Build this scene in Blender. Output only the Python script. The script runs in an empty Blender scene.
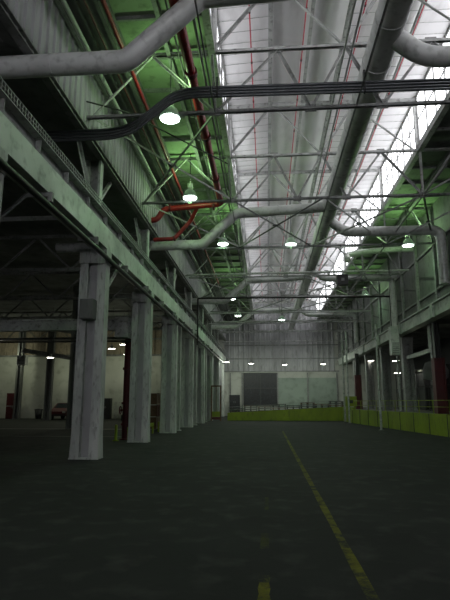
import bpy, math, random
from mathutils import Vector, Matrix
random.seed(7)
SC = bpy.context.scene
COL = SC.collection

# ------------------------------------------------------------------ materials
def mat(name, col, rough=0.6, metal=0.0, var=0.35, scale=3.0, stretch=(1, 1, 1), dirt=(0.03, 0.03, 0.028), dirt_amt=0.4, bump=0.15, emit=None, estr=0.0):
    m = bpy.data.materials.new(name); m.use_nodes = True
    nt = m.node_tree; N = nt.nodes; L = nt.links
    b = N['Principled BSDF']
    b.inputs['Roughness'].default_value = rough
    b.inputs['Metallic'].default_value = metal
    tc = N.new('ShaderNodeTexCoord'); mp = N.new('ShaderNodeMapping')
    mp.inputs['Scale'].default_value = stretch
    L.new(tc.outputs['Object'], mp.inputs['Vector'])
    n1 = N.new('ShaderNodeTexNoise'); n1.inputs['Scale'].default_value = scale; n1.inputs['Detail'].default_value = 6
    L.new(mp.outputs['Vector'], n1.inputs['Vector'])
    n2 = N.new('ShaderNodeTexNoise'); n2.inputs['Scale'].default_value = scale * 4.3; n2.inputs['Detail'].default_value = 8
    L.new(mp.outputs['Vector'], n2.inputs['Vector'])
    r1 = N.new('ShaderNodeValToRGB')
    r1.color_ramp.elements[0].position = 0.3; r1.color_ramp.elements[1].position = 0.7
    r1.color_ramp.elements[0].color = (*[c * (1 - var) for c in col], 1)
    r1.color_ramp.elements[1].color = (*col, 1)
    L.new(n1.outputs['Fac'], r1.inputs['Fac'])
    r2 = N.new('ShaderNodeValToRGB')
    r2.color_ramp.elements[0].position = 0.52; r2.color_ramp.elements[1].position = 0.72
    r2.color_ramp.elements[0].color = (0, 0, 0, 1); r2.color_ramp.elements[1].color = (dirt_amt,) * 3 + (1,)
    L.new(n2.outputs['Fac'], r2.inputs['Fac'])
    mx = N.new('ShaderNodeMix'); mx.data_type = 'RGBA'
    L.new(r2.outputs['Color'], mx.inputs['Factor'])
    L.new(r1.outputs['Color'], mx.inputs['A']); mx.inputs['B'].default_value = (*dirt, 1)
    L.new(mx.outputs['Result'], b.inputs['Base Color'])
    if bump:
        bp = N.new('ShaderNodeBump'); bp.inputs['Strength'].default_value = bump; bp.inputs['Distance'].default_value = 0.02
        L.new(n2.outputs['Fac'], bp.inputs['Height']); L.new(bp.outputs['Normal'], b.inputs['Normal'])
    if emit:
        b.inputs['Emission Color'].default_value = (*emit, 1); b.inputs['Emission Strength'].default_value = estr
    return m

M = {
    'floor': mat('floor_asphalt', (0.019, 0.022, 0.019), 0.85, var=0.5, scale=0.55, dirt=(0.06, 0.062, 0.055), dirt_amt=0.45, bump=0.3),
    'deck_green': mat('roof_deck_paint', (0.35, 0.45, 0.29), 0.7, var=0.4, scale=0.7, dirt_amt=0.5),
    'deck_white': mat('monitor_ceiling', (0.84, 0.83, 0.84), 0.8, var=0.22, scale=0.5, stretch=(1, 0.3, 1), dirt=(.35, .33, .33), dirt_amt=0.35),
    'dark_deck': mat('aisle_deck', (0.22, 0.225, 0.22), 0.9, var=0.5, scale=0.8),
    'steel_white': mat('painted_white_steel', (0.47, 0.48, 0.47), 0.55, var=0.45, scale=1.6, dirt=(.06, .05, .045), dirt_amt=0.7),
    'steel_grey': mat('painted_grey_steel', (0.25, 0.255, 0.25), 0.55, var=0.4, scale=2.0, dirt_amt=0.6),
    'steel_dark': mat('dark_steel', (0.05, 0.052, 0.05), 0.6, var=0.4, scale=2.0, dirt_amt=0.3),
    'column': mat('column_paint', (0.50, 0.52, 0.50), 0.6, var=0.42, scale=1.2, stretch=(2, 2, 0.6), dirt=(.10, .09, .085), dirt_amt=0.65, bump=0.5),
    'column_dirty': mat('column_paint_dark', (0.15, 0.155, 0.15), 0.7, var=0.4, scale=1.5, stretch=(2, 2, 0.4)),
    'girder': mat('girder_paint', (0.54, 0.59, 0.53), 0.5, var=0.5, scale=0.7, dirt=(.08, .08, .07), dirt_amt=0.6),
    'siding': mat('wall_siding', (0.40, 0.40, 0.41), 0.7, var=0.35, scale=0.6, stretch=(1, 1, .35), dirt=(.12, .12, .12), dirt_amt=0.6),
    'siding_grey': mat('wall_siding_grey', (0.17, 0.178, 0.17), 0.75, var=0.35, scale=0.8, dirt_amt=0.5),
    'plaster': mat('back_wall_paint', (0.52, 0.53, 0.48), 0.8, var=0.3, scale=0.35, dirt=(.2, .2, .17), dirt_amt=0.5),
    'plaster_green': mat('pale_green_paint', (0.27, 0.33, 0.28), 0.8, var=0.2, scale=0.4, dirt_amt=0.3),
    'duct': mat('duct_metal', (0.58, 0.59, 0.58), 0.45, metal=0.05, var=0.3, scale=1.2, dirt=(.12, .12, .11), dirt_amt=0.5),
    'duct_dark': mat('duct_main_metal', (0.62, 0.62, 0.62), 0.5, metal=0.0, var=0.3, scale=1.2, dirt=(.2, .2, .2), dirt_amt=0.5),
    'conduit': mat('galvanised_conduit', (0.10, 0.107, 0.115), 0.28, metal=0.5, var=0.3, scale=2.0, dirt_amt=0.3),
    'black': mat('black_pipe', (0.012, 0.012, 0.012), 0.5, var=0.3),
    'red': mat('red_pipe_paint', (0.27, 0.012, 0.014), 0.45, var=0.4, scale=1.5, dirt=(.08, .01, .01), dirt_amt=0.5),
    'red_dark': mat('red_steel_paint', (0.09, 0.006, 0.010), 0.6, var=0.4, scale=1.5),
    'red_thin': mat('red_sprinkler_paint', (0.50, 0.03, 0.06), 0.5, var=0.2),
    'yellow': mat('yellow_paint', (0.24, 0.31, 0.008), 0.55, var=0.35, scale=1.0, stretch=(1, 1, .5), dirt=(.12, .12, .02), dirt_amt=0.6),
    'yellow_line': None,
    'brown': mat('brown_timber', (0.16, 0.085, 0.05), 0.7, var=0.5, scale=4),
    'beige': mat('beige_board', (0.30, 0.25, 0.19), 0.8, var=0.3, scale=2),
    'black_metal': mat('black_sheet', (0.018, 0.019, 0.022), 0.5, var=0.5, scale=2.0),
    'screen': mat('dark_door_panel', (0.012, 0.013, 0.017), 0.5, var=0.6, scale=1.5, dirt=(.05, .055, .065), dirt_amt=0.5),
    'concrete': mat('dock_concrete', (0.14, 0.14, 0.13), 0.85, var=0.4, scale=1.0),
    'rubber': mat('tyre_rubber', (0.015, 0.015, 0.015), 0.9),
    'glass_car': mat('car_glass', (0.02, 0.025, 0.03), 0.1, var=0.1),
}

def emissive(name, col, s, body=(0.8, 0.8, 0.8)):
    m = bpy.data.materials.new(name); m.use_nodes = True
    b = m.node_tree.nodes['Principled BSDF']
    b.inputs['Base Color'].default_value = (*body, 1)
    b.inputs['Emission Color'].default_value = (*col, 1); b.inputs['Emission Strength'].default_value = s
    b.inputs['Roughness'].default_value = 0.4
    return m
def glazing(name, lo, hi, scale):
    m = bpy.data.materials.new(name); m.use_nodes = True
    nt = m.node_tree; N = nt.nodes; L = nt.links; b = N['Principled BSDF']
    b.inputs['Base Color'].default_value = (0.5, 0.5, 0.52, 1); b.inputs['Roughness'].default_value = 0.4
    tc = N.new('ShaderNodeTexCoord'); n = N.new('ShaderNodeTexNoise'); n.inputs['Scale'].default_value = scale; n.inputs['Detail'].default_value = 3
    L.new(tc.outputs['Object'], n.inputs['Vector'])
    mr = N.new('ShaderNodeMapRange'); mr.inputs['From Min'].default_value = 0.4; mr.inputs['From Max'].default_value = 0.6
    mr.inputs['To Min'].default_value = lo; mr.inputs['To Max'].default_value = hi
    L.new(n.outputs['Fac'], mr.inputs['Value']); L.new(mr.outputs['Result'], b.inputs['Emission Strength'])
    b.inputs['Emission Color'].default_value = (0.96, 0.965, 1.0, 1)
    return m
M['pane_bright'] = glazing('daylit_glazing', 3.2, 4.6, 0.8)
M['pane_dim'] = glazing('dirty_daylit_glazing', 0.4, 3.0, 2.0)
M['pane_rear_fill'] = glazing('rear_fill_glow', 9.0, 12.0, 0.8)  # glow of the added fill windows at the rear
M['lens'] = emissive('lamp_lens', (0.85, 1.0, 0.93), 14)
M['lens_far'] = emissive('far_lamp_lens', (1.0, 0.97, 0.85), 14)
M['bowl'] = emissive('lamp_glass_bowl', (0.5, 1.0, 0.55), 0.05, (0.3, 0.36, 0.3))

M['floor'].node_tree.nodes['Principled BSDF'].inputs['Specular IOR Level'].default_value = 0.25
def line_mat(name='worn_yellow_line', col=(0.15, 0.155, 0.014)):
    m = mat(name, col, 0.7, var=0.45, scale=5)
    nt = m.node_tree; N = nt.nodes; L = nt.links; b = N['Principled BSDF']
    b.inputs['Roughness'].default_value = 0.85; b.inputs['Specular IOR Level'].default_value = 0.2
    tc = N.new('ShaderNodeTexCoord'); n = N.new('ShaderNodeTexNoise'); n.inputs['Scale'].default_value = 3.0; n.inputs['Detail'].default_value = 9; n.inputs['Roughness'].default_value = 0.75
    L.new(tc.outputs['Object'], n.inputs['Vector'])
    r = N.new('ShaderNodeValToRGB'); r.color_ramp.elements[0].position = 0.46; r.color_ramp.elements[1].position = 0.60
    L.new(n.outputs['Fac'], r.inputs['Fac'])
    mx = N.new('ShaderNodeMix'); mx.data_type = 'RGBA'
    src = b.inputs['Base Color'].links[0].from_socket
    L.new(r.outputs['Color'], mx.inputs['Factor']); mx.inputs['B'].default_value = (0.02, 0.023, 0.02, 1)
    L.new(src, mx.inputs['A']); L.new(mx.outputs['Result'], b.inputs['Base Color'])
    return m
M['yellow_line'] = line_mat(); M['faint_line'] = line_mat('faint_yellow_line', (.05, .055, .012))

# ------------------------------------------------------------------ mesh building
class MB:
    def __init__(s): s.v = []; s.f = []; s.sm = []
    def add(s, vs, fs, smooth=False):
        o = len(s.v); s.v += [tuple(v) for v in vs]
        for f in fs: s.f.append(tuple(o + i for i in f)); s.sm.append(smooth)
        return s
    def box(s, x0, x1, y0, y1, z0, z1):
        vs = [(x, y, z) for x in (x0, x1) for y in (y0, y1) for z in (z0, z1)]
        return s.add(vs, [(0, 1, 3, 2), (4, 6, 7, 5), (0, 4, 5, 1), (2, 3, 7, 6), (0, 2, 6, 4), (1, 5, 7, 3)])
    def bar(s, a, b, w, h=None, up=(0, 0, 1)):
        h = h or w; a = Vector(a); b = Vector(b); d = (b - a).normalized(); u = Vector(up)
        if abs(d.dot(u)) > 0.98: u = Vector((0, 1, 0))
        r = d.cross(u).normalized(); u = r.cross(d).normalized()
        vs = [p + r * (i * w / 2) + u * (j * h / 2) for p in (a, b) for i, j in ((-1, -1), (1, -1), (1, 1), (-1, 1))]
        return s.add(vs, [(3, 2, 1, 0), (4, 5, 6, 7), (0, 1, 5, 4), (1, 2, 6, 5), (2, 3, 7, 6), (3, 0, 4, 7)])
    def angle(s, a, b, w, t=0.015, up=(0, 0, 1)):          # L section
        a = Vector(a); b = Vector(b); d = (b - a).normalized(); u = Vector(up)
        if abs(d.dot(u)) > 0.98: u = Vector((0, 1, 0))
        r = d.cross(u).normalized(); u = r.cross(d).normalized()
        s.bar(a + u * w / 2, b + u * w / 2, w, t, up); s.bar(a + r * w / 2, b + r * w / 2, t, w, up)
        return s
    def ibeam(s, a, b, w, h, t=0.03, up=(0, 0, 1)):
        a = Vector(a); b = Vector(b); d = (b - a).normalized(); u = Vector(up)
        r = d.cross(u).normalized(); u = r.cross(d).normalized()
        s.bar(a + u * (h - t) / 2, b + u * (h - t) / 2, w, t, up); s.bar(a - u * (h - t) / 2, b - u * (h - t) / 2, w, t, up)
        s.bar(a, b, t, h - t, up); return s
    def tube(s, pts, r, n=12, caps=True, bend=0.0):
        P = [Vector(p) for p in pts]
        if bend:
            Q = [P[0]]
            for i in range(1, len(P) - 1):
                a, c, b = P[i - 1], P[i], P[i + 1]
                k = min(bend, (a - c).length * .45, (b - c).length * .45)
                p0 = c + (a - c).normalized() * k; p1 = c + (b - c).normalized() * k
                for j in range(6):
                    t = j / 5; Q.append(p0 * (1 - t) ** 2 + c * 2 * t * (1 - t) + p1 * t * t)
            Q.append(P[-1]); P = Q
        rr = r if isinstance(r, (list, tuple)) else [r] * len(P)
        t0 = (P[1] - P[0]).normalized(); ref = Vector((0, 0, 1)) if abs(t0.z) < .9 else Vector((0, 1, 0))
        u = t0.cross(ref).normalized(); vs = []
        for i, p in enumerate(P):
            if i == 0: t = t0
            elif i == len(P) - 1: t = (P[i] - P[i - 1]).normalized()
            else: t = ((P[i + 1] - p).normalized() + (p - P[i - 1]).normalized()).normalized()
            u = (u - t * u.dot(t)).normalized(); w = t.cross(u)
            for k in range(n):
                an = 2 * math.pi * k / n; vs.append(p + (u * math.cos(an) + w * math.sin(an)) * rr[i])
        fs = [(i * n + k, i * n + (k + 1) % n, (i + 1) * n + (k + 1) % n, (i + 1) * n + k) for i in range(len(P) - 1) for k in range(n)]
        s.add(vs, fs, True)
        if caps: s.add(vs[:n][::-1], [tuple(range(n))]); s.add(vs[-n:], [tuple(range(n))])
        return s
    def lathe(s, prof, c=(0, 0, 0), n=20):
        vs = [(c[0] + r * math.cos(2 * math.pi * k / n), c[1] + r * math.sin(2 * math.pi * k / n), c[2] + z) for r, z in prof for k in range(n)]
        return s.add(vs, [(i * n + k, i * n + (k + 1) % n, (i + 1) * n + (k + 1) % n, (i + 1) * n + k) for i in range(len(prof) - 1) for k in range(n)], True)
    def build(s, name, m, parent=None, loc=None):
        me = bpy.data.meshes.new(name); me.from_pydata(s.v, [], s.f)
        me.polygons.foreach_set('use_smooth', s.sm); me.materials.append(m); me.update()
        o = bpy.data.objects.new(name, me); COL.objects.link(o)
        if parent: o.parent = parent
        if loc: o.location = loc
        return o

def tag(o, label=None, cat=None, group=None, kind=None):
    if label: o['label'] = label
    if cat: o['category'] = cat
    if group: o['group'] = group
    if kind: o['kind'] = kind
    return o
def thing(name, loc, label, cat, group=None, rz=0):
    o = bpy.data.objects.new(name, None); COL.objects.link(o); o.location = loc; o.rotation_euler = (0, 0, rz)
    o.empty_display_size = 0.2
    return tag(o, label, cat, group)
def dup(root, loc, label, group=None, rz=0):
    r = root.copy(); COL.objects.link(r); r.location = loc; r.rotation_euler = (0, 0, rz); r['label'] = label
    if group: r['group'] = group
    for ch in list(root.children):
        c = ch.copy(); COL.objects.link(c); c.parent = r
        for g in list(ch.children):
            d = g.copy(); COL.objects.link(d); d.parent = c
    return r
def handle(r, z, y=-.33):
    for c in list(r.children):
        if c.name.split('.')[0] == 'door':
            xs = [v.co.x for v in c.data.vertices]; x = max(xs) if sum(xs) < 0 else min(xs); q = -.06 if sum(xs) < 0 else .06
            MB().box(x + q - .015, x + q + .015, y - .04, y, z, z + .22).build('handle', M['steel_grey'], c)
def struct(o): o['kind'] = 'structure'; return o
ORD = ['nearest', 'second nearest', 'third nearest', 'fourth nearest', 'fifth nearest', 'sixth nearest', 'seventh nearest', 'farthest']

Y0, Y1 = -16.0, 62.5
YA = 51.4
TR = [0.15 + 6.4 * k for k in range(0, 10)]
TRB = [-12.65, -6.25]         # trusses: 0.15 6.55 12.95 19.35 ... 44.95
XL, XR = -4.9, 8.5
MX0, MX1 = -1.4, 6.1

# ------------------------------------------------------------------ shell
struct(MB().box(-30, 32, Y0, Y1 + .3, -0.2, 0).build('floor', M['floor']))
# back wall: smooth lower, ribbed upper
def ribbed(x0, x1, y, z0, z1, pitch, depth, axis='x'):
    m = MB(); n = int((x1 - x0) / pitch); vs = []; fs = []
    for i in range(n):
        a = x0 + i * pitch
        for q, dd in ((0, 0), (.62, 0), (.70, depth), (.92, depth), (1.0, 0)):
            for z in (z0, z1):
                vs.append((a + q * pitch, y - dd, z) if axis == 'x' else (y - dd, a + q * pitch, z))
    k = len(vs) // 2
    for i in range(k - 1): fs.append((2 * i, 2 * i + 2, 2 * i + 3, 2 * i + 1))
    m.add(vs, fs); return m
wb = struct(MB().box(-6, 32, Y1, Y1 + .3, 0, 14.6).build('wall_back', M['plaster']))
sd = ribbed(-5, 8.6, Y1 - .02, 5.2, 13.4, 0.62, 0.12).build('siding', M['siding'], wb)
wa = struct(MB().box(-30, -6, YA, YA + .3, 0, 9.0).build('wall_aisle_back', M['plaster'])); struct(MB().box(-6.2, -6, YA + .3, Y1, 0, 9.0).build('wall_aisle_end', M['plaster']))
sd2 = ribbed(-30, -6.0, YA - .02, 6.2, 9.0, 0.7, 0.12).build('siding', M['beige'], wa)
MB().box(-30, -6.0, YA - .2, YA - .05, 6.1, 6.28).build('girt', M['steel_grey'], wa)
m = MB(); 
for z in (5.1, 6.6, 8.2): m.box(-5, 8.5, Y1 - .22, Y1 - .1, z, z + .12)

m.build('girt', M['steel_grey'], wb)
MB().box(1.3, 8.2, Y1 - .06, Y1 - .01, 1.0, 4.4).build('painted_panel', M['plaster_green'], wb)
m = MB()
for x in (-4.3, -2.9, 1.3, 4.8, 8.2): m.box(x - .07, x + .07, Y1 - .2, Y1 - .02, 0, 5)
m.build('wall_post', M['steel_grey'], wb)
struct(MB().box(-30, 32, Y0 - .3, Y0, 0, 14.6).build('wall_rear', M['siding_grey']))
struct(MB().box(-30.3, -30, Y0, Y1, 0, 9.2).build('wall_outer_left', M['plaster']))
struct(MB().box(32, 32.3, Y0, Y1, 0, 9.2).build('wall_outer_right', M['black_metal']))
for i, xx in enumerate((-3.2, 1.8, 6.8)):  # unseen glowing windows, added behind the camera as fill light
    f = MB()
    for x in (-1.9, -.65, .65, 1.9): f.box(xx + x - .04, xx + x + .04, Y0, Y0 + .1, 4.6, 8.6)
    for z in (4.6, 5.95, 7.3, 8.6): f.box(xx - 1.94, xx + 1.94, Y0, Y0 + .1, z - .04, z + .04)
    f = struct(f.build('window_%d' % (40 + i), M['steel_grey']))
    MB().box(xx - 1.9, xx + 1.9, Y0 + .02, Y0 + .05, 4.6, 8.6).build('pane', M['pane_rear_fill'], f)
# aisle ceilings
struct(MB().box(-30, XL - .2, Y0, Y1, 9.0, 9.15).build('ceiling_left_aisle', M['dark_deck']))
struct(MB().box(XR + .15, 32, Y0, Y1, 7.6, 7.75).build('ceiling_right_aisle', M['dark_deck']))
# upper left wall: ribbed panels
wl = struct(ribbed(Y0, Y1, XL, 8.9, 11.35, 0.36, -0.05, 'y').build('wall_left', M['siding']))
MB().box(XL - .2, XL - .06, Y0, Y1, 8.9, 11.4).build('backing', M['siding_grey'], wl)
m = MB(); m.ibeam((XL + .02, Y0, 8.87), (XL + .02, Y1, 8.87), .2, .2, .03)
m.bar((XL + .12, Y0, 10.9), (XL + .12, Y1, 10.9), .1, .14)
m.build('rail_beam', M['steel_grey'], wl)
MB().box(XL + .03, -3.95, Y0, Y1, 11.12, 11.2).box(-3.99, -3.9, Y0, Y1, 11.0, 11.2).box(-4.45, -4.4, Y0, Y1, 10.98, 11.12).build('eave_soffit', M['siding_grey'], wl)
# upper right wall
wr = struct(MB().box(XR, XR + .15, Y0, Y1, 6.5, 11.4).build('wall_right', M['siding_grey']))
m = MB()
for k in range(-5, 20):
    y = .15 + 3.2 * k
    if Y0 < y < Y1: m.box(XR - .14, XR, y - .12, y + .12, 6.5, 11.3)
m.box(XR - .1, XR, Y0, Y1, 9.3, 9.42); m.box(XR - .1, XR, Y0, Y1, 7.0, 7.1)
m.build('wall_post', M['steel_grey'], wr)
m = MB()
for k in range(2, 19):
    y = .15 + 3.2 * k
    m.bar((XR - .03, y + .25, 7.7), (XR - .03, y + 2.9, 8.3), .05, .1)
m.build('brace', M['steel_dark'], wr)
# low roofs either side
def low_roof(name, xa, xb, Ya, Yb, mt):
    o = struct(MB().box(xa, xb, Ya, Yb, 11.45, 11.6).build(name, M[mt]))
    m = MB(); y = Ya + .4
    while y < Yb - .1: m.box(xa, xb, y, y + .07, 11.33, 11.45); y += 1.6
    m.build('joist', M['steel_grey'], o)
    m = MB(); n = max(2, int((xb - xa) / 1.1))
    for i in range(1, n): 
        x = xa + (xb - xa) * i / n; m.ibeam((x, Ya, 11.24), (x, Yb, 11.24), .12, .18, .02)
    m.build('purlin', M['steel_grey'], o)
low_roof('ceiling_left', XL - .1, MX0, Y0, Y1, 'deck_green')
low_roof('ceiling_right', MX1, XR + .1, 20.8, Y1, 'deck_green')
low_roof('ceiling_right_front', MX1, XR + .1, Y0, 20.8, 'siding_grey')  # dark grey colour stands in for bays the lamps leave unlit
# monitor ceiling, a shallow pitched one
RX, EZ, RZ = 2.35, 13.55, 14.0
m = MB(); m.add([(MX0, Y0, EZ), (MX0, Y1, EZ), (.35, Y0, EZ + .12), (.35, Y1, EZ + .12)], [(0, 1, 3, 2)])
m.add([(.35, Y0, EZ + .12), (.35, Y1, EZ + .12), (.42, Y0, EZ + .13), (.42, Y1, EZ + .13), (2.7, Y0, EZ + .2), (2.7, Y1, EZ + .2), (MX1, Y0, EZ), (MX1, Y1, EZ)], [(0, 1, 3, 2), (2, 3, 5, 4), (4, 5, 7, 6)])
m.box(MX0 - .1, MX1 + .1, Y0, Y1, 14.2, 14.3)
cm = struct(m.build('ceiling_monitor', M['deck_white']))
m = MB(); y = Y0 + .3
while y < Y1:
    m.bar((MX0, y, EZ - .03), (.35, y, EZ + .09), .02, .008); m.bar((2.7, y, EZ + .02), (MX1, y, EZ - .03), .02, .008); y += 0.55
m.build('panel_seam', M['steel_white'], cm)
m = MB(); m.ibeam((.3, Y0, EZ - .02), (.3, Y1, EZ - .02), .14, .22, .03); m.ibeam((2.75, Y0, EZ - .1), (2.75, Y1, EZ - .1), .14, .2, .03)
m.ibeam((4.9, Y0, EZ - .15), (4.9, Y1, EZ - .15), .1, .16, .02); m.ibeam((1.6, Y0, EZ + .0), (1.6, Y1, EZ), .1, .14, .02)
m.build('purlin', M['steel_white'], cm)
# end walls of monitor are covered by wall_back / wall_rear; glazing, one window per bay
ys = [Y0] + TRB + TR + [Y1]
wn = 0
for side, x, pm in ((1, MX1, 'pane_bright'), (-1, MX0, 'pane_dim')):
    for i in range(len(ys) - 1):
        a, b = ys[i] + .08, ys[i + 1] - .08; wn += 1
        fr = MB()
        for z in (11.48, 12.5, 13.48): fr.box(x - .03, x + .03, a, b, z - .022, z + .022)
        k = max(3, round((b - a) / 1.06))
        for j in range(k + 1):
            yy = a + (b - a) * j / k; fr.box(x - .035, x + .035, yy - .018, yy + .018, 11.46, 13.5)
        for q in range(k):
            ya = a + (b - a) * q / k; yb = a + (b - a) * (q + 1) / k
            fr.bar((x - side * .02, ya, 12.52 if q % 2 else 11.5), (x - side * .02, yb, 13.46 if q % 2 else 12.48), .014)
        f = struct(fr.build('window_%d' % wn, M['steel_grey']))
        MB().box(x + side * .015, x + side * .03, a, b, 11.46, 13.5).build('pane', M[pm], f)
MB  # sills
for x, s in ((MX0, -1), (MX1, 1)):
    o = MB().box(x - .1, x + .1, Y0, Y1, 11.2, 11.45).build('trim_left_sill' if s < 0 else 'trim_right_sill', M['steel_white']); struct(o)

# ------------------------------------------------------------------ roof trusses
BZ, TZ = 9.4, 11.25
def make_truss():
    r = thing('roof_truss', (0, 0, 0), 'x', 'roof truss')
    MB().angle((XL, -.01, BZ), (XR, -.01, BZ), .075).angle((XR, .01, BZ), (XL, .01, BZ), .075).build('bottom_chord', M['steel_grey'], r)
    MB().angle((XL, -.01, TZ), (XR, -.01, TZ), .08).angle((XR, .01, TZ), (XL, .01, TZ), .08).build('top_chord', M['steel_white'], r)
    web = [((.43, TZ), (-1.3, BZ)), ((.43, TZ), (1.3, BZ)), ((2.3, TZ), (1.3, BZ)), ((2.3, TZ), (3.2, BZ)), ((4.6, TZ), (3.2, BZ)), ((4.6, TZ), (6.1, BZ)),
           ((6.1, TZ), (6.1, BZ)), ((7.4, TZ), (6.1, BZ)), ((7.4, TZ), (8.4, BZ)), ((-1.4, TZ), (-1.3, BZ)), ((-3.1, TZ), (-1.3, BZ)), ((-3.1, TZ), (-4.8, BZ))]
    for (xa, za), (xb, zb) in web:
        MB().angle((xa, 0, za), (xb, 0, zb), .075, .012, (0, 1, 0)).build('web_member', M['steel_white'], r)
    # monitor frame
    for x in (MX0 + .08, MX1 - .08): MB().bar((x, 0, TZ), (x, 0, 13.5), .12, .12).build('monitor_post', M['steel_white'], r)
    MB().bar((MX0, 0, 13.4), (.35, 0, 13.48), .1, .16).bar((.35, 0, 13.48), (MX1, 0, 13.4), .1, .16).build('monitor_rafter', M['steel_white'], r)
    for a, b in (((MX0 + .1, 0, 11.4), (.3, 0, 13.35)), ((MX1 - .1, 0, 11.2), (3.6, 0, 13.3)), ((2.3, 0, TZ), (.5, 0, 13.4)), ((2.3, 0, TZ), (3.6, 0, 13.3))):
        MB().angle(a, b, .08, .012, (0, 1, 0)).build('monitor_brace', M['steel_white'], r)
    for x, z in ((-1.3, BZ), (1.3, BZ), (3.2, BZ), (6.1, BZ), (.43, TZ), (2.3, TZ), (4.6, TZ)):
        MB().box(x - .15, x + .15, -.012, .012, z - .1, z + .12).build('gusset', M['steel_grey'], r)
    return r
t0 = make_truss()
TL = ['white riveted roof truss directly overhead behind the viewer', 'white riveted roof truss just overhead, cut by the photo top', 'grey roof truss just beyond the bundled conduits',
      'dark silhouetted roof truss where the red pipe ends', 'roof truss carrying three round lamps and the black box', 'roof truss fifth along the hall, past the black box',
      'roof truss just beyond the black pipe portal', 'distant roof truss, third from the far wall', 'distant roof truss, second from the far wall', 'last roof truss before the far wall']
for k, y in enumerate(TR):
    o = t0 if k == 0 else dup(t0, (0, y, 0), TL[k]); o.location = (0, y, 0); o['label'] = TL[k]; o['group'] = 'roof trusses along the hall'

# longitudinal ties
for x, lab, m_ in ((-1.3, 'long thin steel tie below the left glazing strip', 'steel_grey'), (2.5, 'long thin steel tie running just left of the big duct', 'steel_grey'), (6.1, 'long thin steel tie below the bright skylight', 'steel_grey')):
    tag(MB().angle((x, Y0, BZ - .02), (x, Y1, BZ - .02), .035, .01).build('longitudinal_tie', M[m_]), lab, 'steel tie', 'steel ties along the hall')
# X bracing rods lying level between trusses
BR = [(2, [(-4.8, -1.3)]), (3, [(-4.8, -1.3), (-1.3, 2.3), (2.3, 6.1), (6.1, 8.4)]), (5, [(-4.8, -1.3), (2.3, 6.1), (6.1, 8.4)]), (6, [(-1.3, 2.3), (2.3, 6.1)]), (2, [(6.1, 8.4)])]
PN = {(-4.8, -1.3): 'left of centre', (-1.3, 2.3): 'left of the duct', (2.3, 6.1): 'right of the duct', (6.1, 8.4): 'at the right wall'}
BN = {2: 'before the dark truss', 3: 'beyond the dark truss', 5: 'before the black portal', 6: 'beyond the black portal'}
for k, ps in BR:
    for xa, xb in ps:
        ya, yb = TR[k], TR[k + 1]
        r = thing('cross_brace', ((xa + xb) / 2, (ya + yb) / 2, BZ), 'level steel cross brace %s, %s' % (PN[(xa, xb)], BN[k]), 'cross brace', 'cross braces under the roof')
        w, h = (xb - xa) / 2, (yb - ya) / 2
        mm = M['steel_dark'] if k == 3 and xa == -1.3 else M['steel_grey']
        MB().angle((-w, -h, .02), (w, h, .02), .07, .015).build('diagonal', mm, r)
        MB().angle((-w, h, -.03), (w, -h, -.03), .07, .015).build('diagonal', mm, r)
        MB().lathe([(.0, .05), (.13, .05), (.13, .03), (0, .03)], n=8).build('centre_plate', mm, r)

# ------------------------------------------------------------------ crane girders
def lattice_girder():
    r = thing('crane_girder', (-4.8, 0, 0), 'long pale green crane girder carried on the left columns', 'girder')
    MB().box(-.5, 0, Y0 + .05, Y1 - .3, 6.2, 6.85).build('lower_box', M['girder'], r)
    m = MB().box(-.3, -.14, Y0 + .05, Y1 - .3, 6.85, 7.2)
    y = Y0 + .5
    while y < Y1: m.box(-.14, -.02, y, y + .03, 6.85, 7.2); y += 1.6
    m.build('web', M['steel_grey'], r)
    MB().box(-.5, .03, Y0 + .05, Y1 - .3, 7.2, 7.25).build('top_flange', M['steel_white'], r)
    m = MB(); y = Y0                                        # toe grating: bars and pickets
    m.box(.03, .05, Y0, Y1, 7.2, 7.22); m.box(.03, .05, Y0, Y1, 7.40, 7.42); m.box(.03, .05, Y0, Y1, 7.3, 7.315)
    while y < Y1: m.box(.03, .045, y, y + .02, 7.2, 7.42); y += .12
    m.build('grating', M['steel_grey'], r)
    y = 1.0
    while y < 48: MB().box(-.5, .1, y, y + .05, 6.1, 6.2).box(.0, .1, y - .02, y + .07, 5.98, 6.2).build('bracket', M['steel_grey'], r); y += 3.2
    return r
lattice_girder()
tag(MB().tube([(-4.74, Y0 + .1, 5.86), (-4.74, Y1 - 4, 5.86)], .07, 8).build('conductor_pipe', M['black']), 'long black pipe running under the left crane girder', 'pipe')
r = thing('crane_girder', (8.4, 0, 0), 'long pale crane girder below the right upper wall', 'girder')
MB().box(0, .5, Y0 + .05, Y1 - .3, 5.8, 6.4).build('lower_box', M['girder'], r)
MB().box(-.12, .5, Y0 + .05, Y1 - .3, 6.4, 6.47).build('top_flange', M['steel_white'], r)
y = .7
while y < 50: MB().box(-.12, 0, y, y + .4, 5.75, 6.4).build('bracket', M['girder'], r); y += 6.4

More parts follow.
